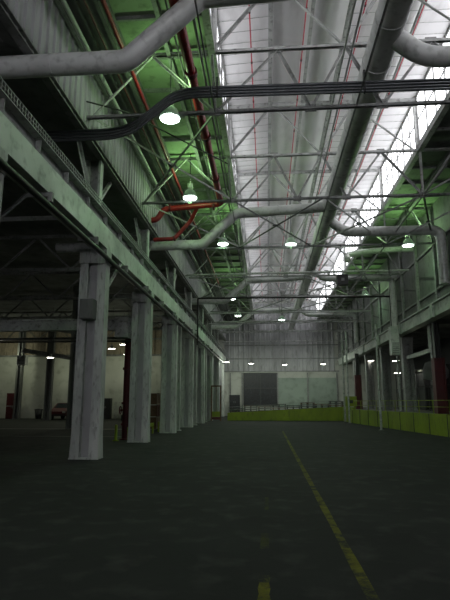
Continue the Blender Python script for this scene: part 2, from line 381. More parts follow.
# ------------------------------------------------------------------ columns
def make_column(h=6.2, w=.76, d=.42, mt='column'):
    r = thing('steel_column', (0, 0, 0), 'x', 'column')
    q = w * .31
    for s in (-1, 1):
        m = MB(); xo, xi = s * w / 2, s * (w / 2 - q)
        x0, x1 = min(xo, xi), max(xo, xi)
        m.box(x0, x1, -d / 2, -d / 2 + .03, 0, h).box(x0, x1, d / 2 - .03, d / 2, 0, h).box(xo - .02, xo + .02, -d / 2, d / 2, 0, h)
        m.build('column_leg', M[mt], r)
    MB().box(-w / 2 + q, w / 2 - q, -.02, .02, 0, h).build('web_plate', M['siding'] if mt == 'column' else M[mt], r)  # darker material puts the shade of the recess into the colour
    m = MB(); z = 1.4
    while z < h - .5:
        m.box(-w / 2 + .03, w / 2 - .03, -d / 2 - .02, -d / 2 + .0, z, z + .22) if False else None
        for s in (-1, 1):
            for e in (-1, 1): m.lathe([(.0, 0.0), (.02, 0.0)], n=5)
        z += 1.3
    # base: flared shoe with plate
    b = MB(); b.box(-w / 2 - .05, w / 2 + .04, -d / 2 - .05, d / 2 + .05, 0, .04)
    for s in (-1, 1):
        b.add([(s * w / 2, -d / 2 - .03, .9), (s * (w / 2 + .04), -d / 2 - .03, .05), (s * (w / 2 - q), -d / 2 - .03, .05), (s * (w / 2 - q), -d / 2 - .03, .9),
               (s * w / 2, d / 2 + .03, .9), (s * (w / 2 + .04), d / 2 + .03, .05), (s * (w / 2 - q), d / 2 + .03, .05), (s * (w / 2 - q), d / 2 + .03, .9)],
              [(0, 1, 2, 3), (7, 6, 5, 4), (0, 4, 5, 1), (3, 2, 6, 7), (0, 3, 7, 4)])
    b.build('base_shoe', M[mt], r)
    c = MB().box(-w / 2 - .04, w / 2 + .04, -d / 2 - .04, d / 2 + .04, h - .45, h)
    c.build('cap', M[mt], r)
    return r
CY = [8.5, 15.2, 21.5, 27.9, 34.3, 40.7, 47.0, 53.4, 59.6]
CLAB = ['pale steel column just outside the left photo edge', 'nearest whole white steel column, peeling paint, tall and wide', 'second white steel column, with red riser behind its left side',
        'third white steel column, washed green by the lamps', 'fourth white steel column under the left girder', 'fifth white steel column under the left girder', 'sixth white steel column, beside the gate frame', 'far white steel column past the ramp wall', 'last white steel column before the far wall']
c0 = make_column()
for k, y in enumerate(CY):
    o = c0 if k == 0 else dup(c0, (-5.22, y, 0), CLAB[k]); o.location = (-5.22, y, 0); o['label'] = CLAB[k]; o['group'] = 'left row of steel columns'
# slim posts between the far columns
p0 = thing('slim_post', (-5.15, 30.3, 0), 'x', 'post', 'slim posts between the left columns')
MB().ibeam((0, 0, 0.02), (0, 0, 6.2), .28, .3, .03, (1, 0, 0)).build('shaft', M['column'], p0); MB().box(-.22, .22, -.22, .22, 0, .03).build('base_plate', M['column'], p0)
for k, (y, lab) in enumerate([(30.3, 'slim green-lit post just beyond the third left column'), (37.4, 'slim white post beyond the fourth left column'), (43.6, 'slim white post beyond the fifth left column')]):
    o = p0 if k == 0 else dup(p0, (-5.15, y, 0), lab); o.location = (-5.15, y, 0); o['label'] = lab
# upper posts between girder and wall panel
u0 = thing('upper_post', (-5.1, 8.1, 7.25), 'x', 'post', 'short posts above the left girder')
MB().bar((-.18, 0, 0), (-.18, 0, 1.55), .07, .26).bar((.18, 0, 0), (.18, 0, 1.55), .07, .26).build('flange', M['steel_white'], u0)
MB().box(-.17, .17, -.01, .01, 0, 1.55).build('web_plate', M['steel_grey'], u0)
MB().angle((0, .1, .1), (0, 1.5, 1.5), .09).angle((0, -.1, .1), (0, -1.5, 1.5), .09).build('knee_brace', M['steel_white'], u0)
for k in range(7):
    y = 14.4 + 6.4 * k; lab = 'short braced post above the left girder, %s to the viewer' % ORD[k]
    if k == 6: lab = 'short braced post above the left girder, farthest one'
    o = u0 if k == 0 else dup(u0, (-5.1, y, 7.25), lab); o.location = (-5.1, y, 7.25); o['label'] = lab
# right columns stand on the dock
rc = make_column(4.75, .62, .5, 'steel_grey')
RY = [22.3, 34.8, 41.2, 47.6, 54.0]
RL = ['right column out past the right photo edge', 'broad pale column behind the yellow wall, middle of right side', 'narrow pale column behind the far yellow wall', 'second farthest pale column on the right dock', 'farthest pale column on the right dock']
for k, y in enumerate(RY):
    o = rc if k == 0 else dup(rc, (9.15, y, 1), RL[k]); o.location = (9.15, y, 1); o['label'] = RL[k]; o['group'] = 'right row of steel columns'

# ------------------------------------------------------------------ dock, yellow walls
m = MB(); m.add([(8.55, Y0, 0), (32, Y0, 0), (32, Y1, 0), (6.75, Y1, 0), (6.75, 42, 0), (8.55, 25.7, 0), (8.55, Y0, 1), (32, Y0, 1), (32, Y1, 1), (6.75, Y1, 1), (6.75, 42, 1), (8.55, 25.7, 1)],
              [(6, 7, 8, 9, 10, 11), (0, 6, 11, 5), (5, 11, 10, 4), (4, 10, 9, 3), (0, 1, 7, 6)])
struct(m.build('floor_dock', M['concrete']))
dw = thing('dock_wall', (8.5, 0, 0), 'low yellow wall edging the raised dock along the right side', 'low wall')
def wallseg(m, a, b, z0, z1, z1b=None, t=.12):
    a = Vector((a[0] - 8.5, a[1], 0)); b = Vector((b[0] - 8.5, b[1], 0)); d = (b - a).normalized(); n = Vector((-d.y, d.x, 0)) * t / 2
    z1b = z1b or z1; U = lambda z: Vector((0, 0, z))
    m.add([a - n + U(z0), a + n + U(z0), b + n + U(z0), b - n + U(z0), a - n + U(z1), a + n + U(z1), b + n + U(z1b), b - n + U(z1b)],
          [(3, 2, 1, 0), (4, 5, 6, 7), (0, 1, 5, 4), (1, 2, 6, 5), (2, 3, 7, 6), (3, 0, 4, 7)])
m = MB(); wallseg(m, (8.47, Y0), (8.47, 25.7), 0, .98); wallseg(m, (8.47, 25.7), (6.66, 42), 0, 1.03); wallseg(m, (6.66, 42), (6.6, 47), 0, 1.2)
m.build('wall_panel', M['yellow'], dw)
m = MB()
for t in range(9):
    f = t / 8; x = 8.47 + (6.66 - 8.47) * f - 8.5; y = 25.7 + 16.3 * f; m.box(x - .09, x - .05, y - .015, y + .015, 0, 1.02)
m.build('joint_strip', M['steel_dark'], dw)
for i, (a, b) in enumerate((((8.5, 6), (8.5, 25.7)), ((8.5, 25.7), (6.72, 42)))):
    rl = thing('guard_rail', (0, 0, 0), ('yellow pipe railing on the dock wall nearest the right photo edge', 'yellow pipe railing on the angled far part of the dock wall')[i], 'railing')
    a = Vector((a[0], a[1], 1.0)); b = Vector((b[0], b[1], 1.0))
    MB().tube([a + Vector((.05, 0, .68)), b + Vector((.05, 0, .68))], .018, 8).tube([a + Vector((.05, 0, .36)), b + Vector((.05, 0, .36))], .014, 8).build('rail', M['yellow'], rl)
    n = 9
    for k in range(n + 1):
        p = a.lerp(b, k / n) + Vector((.05, 0, 0)); MB().tube([p, p + Vector((0, 0, .68))], .022, 8).build('rail_post', M['yellow'], rl)
# ramp wall across the far end
rw = thing('ramp_wall', (0, 47, 0), 'long yellow sloping ramp wall across the far end', 'low wall')
m = MB(); m.add([(-3.5, -.06, 0), (6.6, -.06, 0), (6.6, -.06, 1.2), (-3.5, -.06, .66), (-3.5, .06, 0), (6.6, .06, 0), (6.6, .06, 1.2), (-3.5, .06, .66)],
                [(0, 1, 2, 3), (7, 6, 5, 4), (3, 2, 6, 7), (0, 3, 7, 4), (1, 5, 6, 2)])
m.build('wall_panel', M['yellow'], rw)
struct(MB().add([(-3.5, 47.06, .5), (6.75, 47.06, 1.0), (6.75, Y1, 1.0), (-3.5, Y1, .5), (-3.5, 47.06, 0), (-3.5, Y1, 0)], [(0, 1, 2, 3), (4, 0, 3, 5)]).build('floor_ramp', M['concrete']))
rl = thing('ramp_railing', (0, 47.15, 0), 'thin grey pipe railing above the sloping yellow ramp wall', 'railing')
MB().tube([(-3.4, 0, 1.15), (6.5, 0, 1.75)], .02, 6).tube([(-3.4, 0, .9), (6.5, 0, 1.45)], .02, 6).build('rail', M['steel_grey'], rl)
for k in range(9):
    x = -3.4 + k * 1.237; zb = .52 + (x + 3.4) * .052; MB().tube([(x, 0, zb), (x, 0, zb + .65)], .02, 6).build('rail_post', M['steel_grey'], rl)
# stacked dark pallets on the ramp
pal = []
for k in range(8):
    x = -2.8 + k * 1.3; zb = .5 + (x + 3.5) * .0488 + .03
    r = thing('pallet_stack', (x, 49.2, zb), 'low dark pallet stack on the ramp, %s from the left' % ['first', 'second', 'third', 'fourth', 'fifth', 'sixth', 'seventh', 'last'][k], 'pallets', 'pallet stacks on the ramp')
    for j in range(3 + (k * 5) % 2):
        m = MB(); z = j * .17
        for q in range(5): m.box(-.62, .62, -.5 + q * .22, -.38 + q * .22, z + .1, z + .15)
        for q in (-.6, -.05, .5): m.box(q, q + .1, -.5, .5, z, z + .1)
        m.build('pallet', M['brown'] if (k + j) % 4 == 0 else M['steel_dark'], r)
# small yellow box on the dock corner
r = thing('yellow_box', (6.75, 43.6, 1.25), 'bright yellow box perched on the far dock corner', 'box')
MB().box(-.4, .45, -.3, .3, 0, .8).build('body', M['yellow'], r); MB().box(-.12, .14, -.32, -.3, .25, .5).build('cover_plate', M['steel_dark'], r)
MB().box(-.3, -.2, -.2, .2, -.25, 0).box(.25, .35, -.2, .2, -.25, 0).build('foot', M['yellow'], r)

# dark panelled door on back wall
dr = struct(MB().box(-2.7, 1.2, Y1 - .12, Y1 - .02, 1.3, 4.95).build('door_1', M['screen']))
m = MB()
for x in (-2.7, -.75, 1.2): m.box(x - .05, x + .05, Y1 - .18, Y1 - .1, 1.2, 5.0)
for z in (1.25, 3.2, 4.95): m.box(-2.7, 1.2, Y1 - .18, Y1 - .1, z - .05, z + .05)
m.build('door_frame', M['steel_dark'], dr)
m = MB()
for i in range(8): m.box(-2.5 + i * .46, -2.2 + i * .46, Y1 - .14, Y1 - .11, 3.5 + .1 * (i % 3), 4.7)
m.build('panel', M['black_metal'], dr)
r = thing('control_cabinet', (-3.7, 60.9, .5), 'dark cabinet on the ramp left of the big dark door', 'cabinet')
MB().box(-.6, .6, -.3, .3, 0, 1.9).build('body', M['black_metal'], r); MB().box(-.56, -.02, -.33, -.3, .1, 1.8).build('door', M['screen'], r); MB().box(.02, .56, -.33, -.3, .1, 1.8).build('door', M['screen'], r)

# ------------------------------------------------------------------ ducts and pipes
md = thing('main_duct', (2.95, 0, 10.2), 'very large round dark grey duct running the length of the roof', 'duct')
MB().tube([(0, Y0 + .2, 0), (0, Y1 - 1, 0)], .36, 28).build('duct_body', M['duct_dark'], md)
y = Y0 + 1
while y < Y1 - 1: MB().tube([(0, y, 0), (0, y + .05, 0)], .375, 28).build('seam_band', M['duct_dark'], md); y += 1.6
for y in TR: MB().bar((0, y + .05, .35), (0, y + .05, 1.1), .03, .03).build('hanger', M['steel_dark'], md)
LB = ['large grey branch duct sweeping overhead from the left, nearest one', 'grey branch duct dropping left past the red pipes', 'grey branch duct dropping left near the black pipe portal', 'farthest left-going branch duct before the end wall']
for k in range(4):
    y = (9.45, 22.3, 35.6, 48.4)[k]
    r = thing('branch_duct', (0, y, 0), LB[k], 'duct', 'branch ducts going left')
    lo, hi = 8.54, 10.02
    MB().tube([(-9.5, 0, lo), (-2.8, 0, lo), (-1.25, 0, hi - .05), (1.0, 0, hi + .05), (2.9, 0, hi + .15)], .225, 22, bend=.16).build('duct_body', M['duct'], r)
    for x in (-8, -6.4, -4.4, -3.3): MB().tube([(x, 0, lo), (x + .04, 0, lo)], .235, 22).build('seam_band', M['duct'], r)
    for x in (-.7, .6): MB().tube([(x, 0, hi - .03 + .045 * (x + 1.2)), (x + .04, 0, hi - .03 + .045 * (x + 1.2))], .235, 22).build('seam_band', M['duct'], r)
RB = ['grey branch duct leaving right at the top right corner', 'grey branch duct going right under the roof then down the wall', 'branch duct going right and ending in a pale outlet box', 'farthest right-going branch duct']
for k, y in enumerate((11.2, 24.0, 33.6, 48.0)):
    r = thing('branch_duct', (0, y, 0), RB[k], 'duct', 'branch ducts going right')
    lo = 9.52; pts = [(2.95, 0, 10.15), (3.15, 0, 10.1), (3.8, 0, lo), (8.22, 0, lo)]
    pts += [(8.22, 0, 6.9 if k != 2 else 6.2)]
    MB().tube(pts, .235 if k < 2 else .2, 22, bend=.45).build('duct_body', M['duct'], r)
    for x in (4.6, 6.2, 7.4): MB().tube([(x, 0, lo), (x + .04, 0, lo)], .25, 22).build('seam_band', M['duct'], r)
    if k == 2:
        MB().box(7.85, 8.35, -.3, .3, 4.5, 6.3).build('drop_box', M['girder'], r)
        m = MB()
        for i in range(6): m.box(7.9, 8.3, -.33, -.3, 4.6 + i * .12, 4.66 + i * .12)
        m.build('outlet_grille', M['steel_grey'], r)
r = thing('elbow_duct', (0, 28.8, 0), 'short grey duct with an elbow, below the right skylight end', 'duct')
MB().tube([(4.55, -.6, 9.3), (4.6, 0, 9.75), (5.6, .1, 9.95), (7.4, .1, 10.05), (8.3, .1, 10.05)], .17, 18, bend=.5).build('duct_body', M['duct'], r)
MB().tube([(6.5, .1, 10.0), (6.55, .1, 10.0)], .185, 18).build('seam_band', M['duct'], r)
MB().bar((6.6, .1, 10.1), (6.6, .1, 11.33), .03).build('hanger', M['steel_dark'], r)

cb = thing('conduit_bundle', (0, 12.3, 0), 'bundle of four dark conduits bending up across the top', 'conduits')
for i in range(4):
    o_ = i * .085
    MB().tube([(-9, 0, 8.38 + o_), (-4.0, 0, 8.38 + o_), (-3.4, 0, 8.52 + o_), (-2.35, 0, 9.38 + o_), (-1.85, 0, 9.48 + o_), (8.5, 0, 9.33 + o_)], .04, 10, bend=.25).build('conduit', M['conduit'], cb)
MB().box(2.6, 2.64, -.06, .06, 9.38, 10.0).box(-1.2, -1.16, -.06, .06, 9.45, 10.0).box(6.0, 6.04, -.06, .06, 9.3, 9.85).build('clamp', M['black'], cb)

r = thing('fire_main', (0, 0, 0), 'thick red fire main pipe overhead that turns left into the wall', 'pipe')
MB().tube([(-1.83, Y0, 9.97), (-1.83, 21.1, 9.97), (-4.35, 21.1, 9.8), (-4.6, 21.1, 9.35), (-4.95, 21.1, 9.3)], .125, 16, bend=.25).build('pipe_run', M['red'], r)
for y in (2.2, 7.2, 11.9, 15.2, 18.4): MB().tube([(-1.83, y, 9.97), (-1.83, y + .14, 9.97)], .165, 16).build('flange', M['red_dark'], r)
for x in (-2.2, -4.1): MB().tube([(x, 21.1, 9.86), (x + .08, 21.1, 9.86)], .165, 16).build('flange', M['red_dark'], r)
r = thing('red_branch_pipe', (0, 21.6, 0), 'short red pipe with two bends below the thick red main', 'pipe')
MB().tube([(-2.85, -.5, 9.9), (-3.2, 0, 9.45), (-3.95, 0, 8.62), (-4.85, 0, 8.6)], .09, 12, bend=.15).build('pipe_run', M['red'], r)
MB().tube([(-3.9, 0, 8.64), (-3.98, 0, 8.62)], .12, 12).build('coupling', M['red_dark'], r)
tag(MB().tube([(-3.6, Y0, 10.62), (-3.6, 39, 10.62)], .05, 10).build('sprinkler_pipe', M['red']), 'red sprinkler pipe running along the green roof', 'pipe')
tag(MB().tube([(-4.03, Y0, 10.62), (-4.03, 39, 10.62)], .028, 8).build('sprinkler_pipe', M['red_dark']), 'thin dark red pipe nearest the left ribbed wall', 'pipe')
tag(MB().tube([(-4.5, Y0, 10.6), (-4.5, 45, 10.6)], .055, 10).build('grey_pipe', M['duct']), 'pale grey pipe running along the top of the left wall', 'pipe')
tag(MB().tube([(-1.55, Y0, 10.25), (-1.55, 45, 10.25)], .035, 8).build('grey_pipe', M['steel_dark']), 'thin dark pipe right beside the thick red main', 'pipe')
tag(MB().tube([(-2.15, Y0, 10.5), (-2.15, 45, 10.5)], .025, 8).build('grey_pipe', M['steel_dark']), 'thin dark pipe just left of the thick red main', 'pipe')
for x, lab in ((-.35, 'thin red sprinkler line on the left half of white ceiling'), (1.36, 'thin red sprinkler line in the middle of white ceiling'), (3.1, 'thin red sprinkler line just above the big duct'), (4.85, 'thin red sprinkler line between big duct and skylight')):
    r = thing('sprinkler_line', (x, 0, 13.2), lab, 'pipe', 'sprinkler lines under the white ceiling')
    MB().tube([(0, Y0, 0), (0, 60, 0)], .022, 8).build('pipe_run', M['red_thin'], r)
    y = Y0 + 1
    while y < 60: MB().tube([(0, y, 0), (0, y, .1)], .014, 6).tube([(0, y - .05, 0), (0, y + .05, 0)], .034, 8).build('sprinkler_head', M['red_dark'], r); y += 2.4
tag(MB().tube([(2.15, Y0, 10.6), (2.15, 48, 10.6)], .03, 8).build('grey_pipe', M['steel_white']), 'slim white pipe left of the big duct', 'pipe')
tag(MB().tube([(2.38, Y0, 10.75), (2.38, 60, 10.75)], .03, 8).build('grey_pipe', M['steel_grey']), 'slim grey pipe hugging the left side of big duct', 'pipe')
tag(MB().tube([(.02, 6, 13.0), (.02, 12.2, 13.0), (.02, 12.25, 12.6)], .035, 8).build('drop_pipe', M['steel_grey']), 'short grey pipe hooked under the white ceiling', 'pipe')
r = thing('pipe_portal', (0, 35, 0), 'thin black pipe portal hanging across the hall', 'pipe frame')
MB().tube([(-4.65, 0, 5.4), (-4.65, 0, 8.63), (8.35, 0, 8.55), (8.35, 0, 6.15)], .06, 8, bend=.06).build('pipe_run', M['black'], r)
MB().bar((-4.65, 0, 6.4), (-4.8, 0, 6.4), .04).build('clamp', M['black'], r)
MB().bar((-1.3, 0, 8.6), (-1.3, 0, 9.4), .02).bar((6.1, 0, 8.56), (6.1, 0, 9.4), .02).build('hanger', M['black'], r)
tag(MB().tube([(-4.85, 12.7, 9.75), (-3.9, 13.3, 9.75), (-1.2, 16.2, 9.45)], .022, 6).build('black_cable', M['black']), 'taut black cable slanting past the nearest lamp', 'cable')
r = thing('black_speaker', (3.83, 25.6, 7.3), 'small square black box hanging right of the big duct', 'speaker')
MB().box(-.26, .26, -.2, .2, 0, .5).build('body', M['black'], r); MB().box(-.07, .07, -.22, -.2, .18, .32).build('front_plate', M['steel_grey'], r)
MB().bar((0, 0, .5), (0, 0, 2.1), .03).build('hanger', M['steel_dark'], r)
# hangers and cross pipes in the far clutter
for k, (y, z, lab) in enumerate(((30.2, 9.1, 'white cross pipe just beyond the lamp truss'), (37.0, 9.0, 'white cross pipe behind the black portal'), (41.8, 8.7, 'white cross pipe deep in the hall'), (43.4, 8.1, 'lowest white cross pipe in the far hall'), (47.6, 8.9, 'white cross pipe just past the ramp wall'), (50.1, 8.3, 'low white cross pipe past the ramp wall'), (53.9, 8.7, 'white cross pipe near the end wall'), (56.2, 8.0, 'lowest white cross pipe near the end wall'))):
    tag(MB().tube([(-4.8, y, z), (8.4, y, z + .05)], .06, 8).tube([(1.2, y, z + .03), (1.2, y, 9.4 if z < 9.3 else z)], .02, 6).build('cross_pipe', M['steel_white']), lab, 'pipe', 'cross pipes in the far roof')

# ------------------------------------------------------------------ lamps
def make_lamp(s=1.0):
    r = thing('high_bay_lamp', (0, 0, 0), 'x', 'lamp')
    MB().lathe([(0, .62), (.1, .62), (.11, .38), (.13, .36), (0.0, .36)], n=16).build('ballast', M['steel_grey'], r)
    MB().lathe([(.12, .36), (.2, .28), (.27, .12), (.285, 0), (.27, 0), (.25, .12), (.18, .27), (.11, .35)], n=24).build('shade', M['bowl'], r)
    MB().lathe([(0, -.05), (.12, -.045), (.22, -.02), (.285, .02), (.22, .03), (0, .04)], n=24).build('lens', M['lens'], r.children[-1])
    return r
def light(name, loc, e, col, rad=.2, spot=None, down=True):
    d = bpy.data.lights.new(name, 'SPOT' if spot else 'POINT'); d.energy = e; d.color = col; d.shadow_soft_size = rad
    if spot: d.spot_size = spot; d.spot_blend = .5
    o = bpy.data.objects.new(name, d); COL.objects.link(o); o.location = loc
    if spot and not down: o.rotation_euler = (math.pi, 0, 0)
    return o
GREEN = (0.55, 1.0, 0.42)
LP = [(-2.56, 13.0, 9.28, 'nearest round lamp, glaring white below the bent conduits'), (-2.93, 19.35, 9.55, 'round lamp under the horizontal red pipe'), (-2.14, 25.75, 9.6, 'round lamp left of the white ceiling strip on the lamp truss'),
      (1.35, 25.75, 9.5, 'round lamp in the middle below the white ceiling'), (7.19, 25.75, 9.3, 'round lamp at the right wall with green glow'), (-2.52, 38.55, 9.25, 'round lamp beside the black portal top left'),
      (-2.42, 44.95, 9.0, 'small far lamp above the girder end'), (7.4, 38.55, 9.35, 'round lamp far right beyond the skylight'), (1.4, 44.95, 8.6, 'small lamp far down the middle of hall')]
lamp0 = make_lamp(); 
for k, (x, y, z, lab) in enumerate(LP):
    o = lamp0 if k == 0 else dup(lamp0, (x, y, z), lab); o.location = (x, y, z); o['label'] = lab; o['group'] = 'round high bay lamps'
    MB().tube([(0, 0, .62), (0, 0, (11.25 if 0 < x < 6 else 11.46) - z)], .015, 6).build('stem', M['steel_dark'], o)
    u = {0: 1.5, 1: 1.8, 2: 1.9, 3: .6, 4: 2.0, 5: 1.0, 6: .6, 7: 1.0, 8: .2}[k]
    light('lamp_uplight', (x, y + .05, z + .75), 48 * u, GREEN, .12)
    light('lamp_downlight', (x, y, z - .12), 200 if k in (1, 2, 5) else 60, (.42, 1.0, .38), .2, spot=2.75)
# far row before the end wall
far0 = thing('pendant_lamp', (0, 0, 0), 'x', 'lamp', 'small pendant lamps before the end wall')
MB().lathe([(0, .3), (.08, .3), (.1, .15), (.3, .05), (.32, 0), (.29, 0), (.1, .1)], n=16).build('shade', M['steel_grey'], far0)
MB().lathe([(0, -.03), (.22, -.02), (.28, .01), (.2, .04), (0, .04)], n=16).build('lens', M['lens_far'], far0)
MB().tube([(0, 0, .3), (0, 0, 3.9)], .012, 6).build('stem', M['steel_dark'], far0)
for k, (x, z, lab) in enumerate(((-3.75, 5.35, 'leftmost of four small lamps before the end wall'), (-1.45, 5.15, 'second from left of four small lamps before the end wall'), (1.72, 5.0, 'third from left of four small lamps before the end wall'), (5.3, 5.05, 'rightmost of four small lamps before the end wall'))):
    o = far0 if k == 0 else dup(far0, (x * 1.15, 57, z + .55), lab); o.location = (x * 1.15, 57, z + .55); o['label'] = lab
    light('pendant_light', (x * 1.15, 56.9, z + .4), 170, (.9, 1, .85), .15)
# aisle lamps
ai = [(-12.1, 40.0, 5.7, 'lamp between the first two columns, left one of a pair'), (-11.0, 40.6, 5.3, 'lamp between the first two columns, right one of a pair'), (-11.9, 42.5, 6.3, 'upper lamp between the first two left columns'),
      (-16.8, 39.5, 5.0, 'lamp in the left aisle above the car'), (-15.4, 40, 8.3, 'small bright lamp high in the dark left aisle'),
      (-25.5, 46.5, 7.5, 'lamp in the left aisle above the red cabinet'), (-12.2, 46.5, 7.0, 'lamp in the left aisle near the black cabinet')]
import_pts = [(9.3, 47.5, 5.2, 'lamp in the right aisle, farthest and leftmost'), (10.4, 43, 4.85, 'upper lamp beside the pale drop box'), (10.6, 43.5, 3.9, 'lower lamp beside the pale right column'),
              (12.4, 38.5, 4.0, 'lamp in the right aisle shining past the red post'), (13.6, 37.5, 4.1, 'lamp in the right aisle at the photo edge'), (13.2, 38, 3.55, 'lower lamp in the right aisle near the photo edge')]
for k, (x, y, z, lab) in enumerate(ai + import_pts):
    o = dup(far0, (x, y, z), lab, 'small aisle lamps')
    for c in o.children:
        if c.name.startswith('stem'):
            h = (9.0 if x < 0 else 7.6) - z; c.scale = (1, 1, 1)
            bpy.data.objects.remove(c)
            MB().tube([(0, 0, .3), (0, 0, h)], .012, 6).build('stem', M['steel_dark'], o); break
for (x, y, z, e) in ((-25, 48.3, 6, 110), (-19.5, 48.5, 5.0, 70), (-13.3, 48.3, 5.5, 110), (-12, 41, 5, 60), (-9, 30, 5, 18), (12, 42, 4, 22), (11, 30, 4.2, 8)):
    light('aisle_light', (x, y, z), e, (.93, 1.0, .72), .25)

# ------------------------------------------------------------------ left aisle
r = thing('cross_beam', (0, 21.9, 0), 'long grey beam crossing the left aisle behind the nearest column', 'beam')
MB().ibeam((-29.9, 0, 4.9), (-5.6, 0, 4.9), .3, .5, .04).build('beam_body', M['steel_white'], r)
MB().box(-6.3, -5.75, -.75, -.2, 4.25, 5.1).build('end_bracket', M['steel_white'], r)
for z, lab in ((4.35, 'upper dark pipe under the left aisle beam'), (4.2, 'lower dark pipe under the left aisle beam')):
    tag(MB().tube([(-29.9, 22.1, z), (-5.5, 22.1, z)], .04, 8).bar((-12, 22.1, z), (-12, 22.0, 4.7), .03).bar((-8, 22.1, z), (-8, 22.0, 4.7), .03).build('aisle_pipe', M['steel_dark']), lab, 'pipe')
ac = make_column(8.9, .55, .4, 'column_dirty')
for k, (x, y, lab) in enumerate(((-11.9, 31.8, 'dark column in the left aisle just left of the nearest white column'), (-19.7, 46.4, 'slim dark column in front of the white far wall'), (-24.0, 49.4, 'slim dark column right of the red cabinet'), (-11.9, 44.4, 'dark column deep behind the nearest white column'), (-18.3, 24, 'dark column beyond the left photo edge'))):
    o = ac if k == 0 else dup(ac, (x, y, 0), lab); o.location = (x, y, 0); o['label'] = lab; o['group'] = 'dark left aisle columns'
m = 0
for k, y in enumerate([9, 15.2, 21.5, 27.9, 34.3, 40.7, 47.0]):
    r = thing('aisle_truss', (0, y, 0), 'dark roof truss high in the left aisle, %s' % (ORD[k] if k < 6 else 'farthest'), 'roof truss', 'dark trusses in the left aisle')
    MB().angle((-29.5, 0, 8.8), (-5.3, 0, 8.8), .14).build('top_chord', M['steel_grey'], r)
    MB().angle((-29.5, 0, 7.3), (-5.3, 0, 7.3), .14).build('bottom_chord', M['steel_grey'], r)
    m = MB(); x = -29.3; u = 0
    while x < -6.5: m.angle((x, 0, 7.3 if u else 8.8), (x + 1.6, 0, 8.8 if u else 7.3), .08, .015, (0, 1, 0)); x += 1.6; u = 1 - u
    m.build('web_lattice', M['steel_grey'], r)
r = thing('unit_heater', (-22.9, 47.5, 5.0), 'pale box heater hung in the left aisle', 'heater')
MB().box(-.4, .4, -.3, .3, 0, .9).build('body', M['steel_white'], r); MB().bar((0, 0, .9), (0, 0, 3.9), .05).build('hanger', M['steel_dark'], r)
m = MB(); [m.box(-.3, .3, -.33, -.3, .12 + i * .13, .18 + i * .13) for i in range(6)]; m.build('louvre', M['steel_dark'], r)
tag(MB().ibeam((-22.5, 46.5, 6.3), (-17.5, 46.5, 5.5), .25, .4, .03).build('sloping_beam', M['steel_grey']), 'short sloping grey beam high in the left aisle', 'beam')
tag(MB().tube([(-21.5, 30, 7.6), (-10.5, 32, 5.6)], .1, 8).build('sloping_pipe', M['steel_grey']), 'sloping dark pipe above the left aisle beam', 'pipe')
# small steel box on first column
r = thing('junction_box', (-5.24, 14.78, 4.0), 'dark grey junction box on the nearest white column', 'box')
MB().box(-.2, .2, -.16, .2, 0, .58).build('body', M['column_dirty'], r); MB().box(-.18, .18, -.18, -.16, .02, .56).build('cover', M['column_dirty'], r)
tag(MB().angle((-4.92, 15.38, 5.0), (-4.86, 16.7, 6.18), .07).build('knee_brace', M['steel_white']), 'thin slanting brace right of the nearest column top', 'brace')
# cabinet, bin, car, black cabinet, shelf
r = thing('red_cabinet', (-24.75, 50.2, 0), 'dark red steel cabinet against the white far wall', 'cabinet')
MB().box(-.62, .62, -.3, .3, 0, 2.45).build('body', M['red_dark'], r); MB().box(-.58, -.01, -.33, -.3, .1, 2.35).build('door', M['red_dark'], r); MB().box(.01, .58, -.33, -.3, .1, 2.35).build('door', M['red_dark'], r)
MB().box(-.6, .6, -.345, -.33, 1.18, 1.24).build('label_strip', M['steel_white'], r)
r = thing('waste_bin', (-22.1, 50.0, 0), 'small dark bin against the white far wall', 'bin')
MB().lathe([(0, .02), (.3, .02), (.4, .85), (.37, .85), (.28, .06)], n=4).build('tub', M['black_metal'], r); MB().lathe([(.43, .84), (.43, .92), (0, .97)], n=4).build('lid', M['black_metal'], r)
r = thing('car', (-19.0, 49.0, 0), 'dark red car parked behind the dark aisle column', 'car')
m = MB()
prof = [(-2.1, .35), (-2.15, .75), (-1.9, .95), (-1.0, 1.02), (-.45, 1.5), (.9, 1.52), (1.6, 1.05), (2.1, .98), (2.15, .4)]
for w0, wt in ((.88, .88),):
    vs = [(s * (.88 if z < 1.1 else .68), y, z) for s in (-1, 1) for y, z in prof]; n = len(prof)
    m.add(vs, [tuple(range(n)), tuple(range(2 * n - 1, n - 1, -1))] + [(i, n + i, n + (i + 1) % n, (i + 1) % n) for i in range(n)])
m.build('body', M['red_dark'], r)
MB().add([(-.72, -.98, 1.06), (.72, -.98, 1.06), (.6, -.5, 1.47), (-.6, -.5, 1.47)], [(0, 1, 2, 3)]).build('windscreen', M['glass_car'], r)
for sx in (-1, 1):
    for yy in (-1.35, 1.35): MB().tube([(sx * .7, yy, .33), (sx * .9, yy, .33)], .33, 16).build('wheel', M['rubber'], r)
    MB().box(sx * .65 - .14, sx * .65 + .14, -2.17, -2.1, .62, .76).build('headlamp', M['steel_white'], r)
MB().box(-.8, .8, -2.2, -2.1, .38, .5).build('bumper', M['black_metal'], r)
r = thing('black_cabinet', (-15.5, 50.2, 0), 'black cabinet against the far wall, seen between the first two columns', 'cabinet')
MB().box(-.5, .5, -.3, .3, 0, 1.95).build('body', M['black_metal'], r); MB().box(-.46, -.01, -.33, -.3, .08, 1.88).build('door', M['black_metal'], r); MB().box(.01, .46, -.33, -.3, .08, 1.88).build('door', M['black_metal'], r)
r = thing('white_shelf', (-14.0, 50.4, 0), 'white open shelving unit right of the black cabinet', 'shelves')
m = MB(); [m.box(-.6, .6, -.25, .25, z, z + .05) for z in (.15, .6, 1.05, 1.5)]; m.build('shelf', M['steel_white'], r)
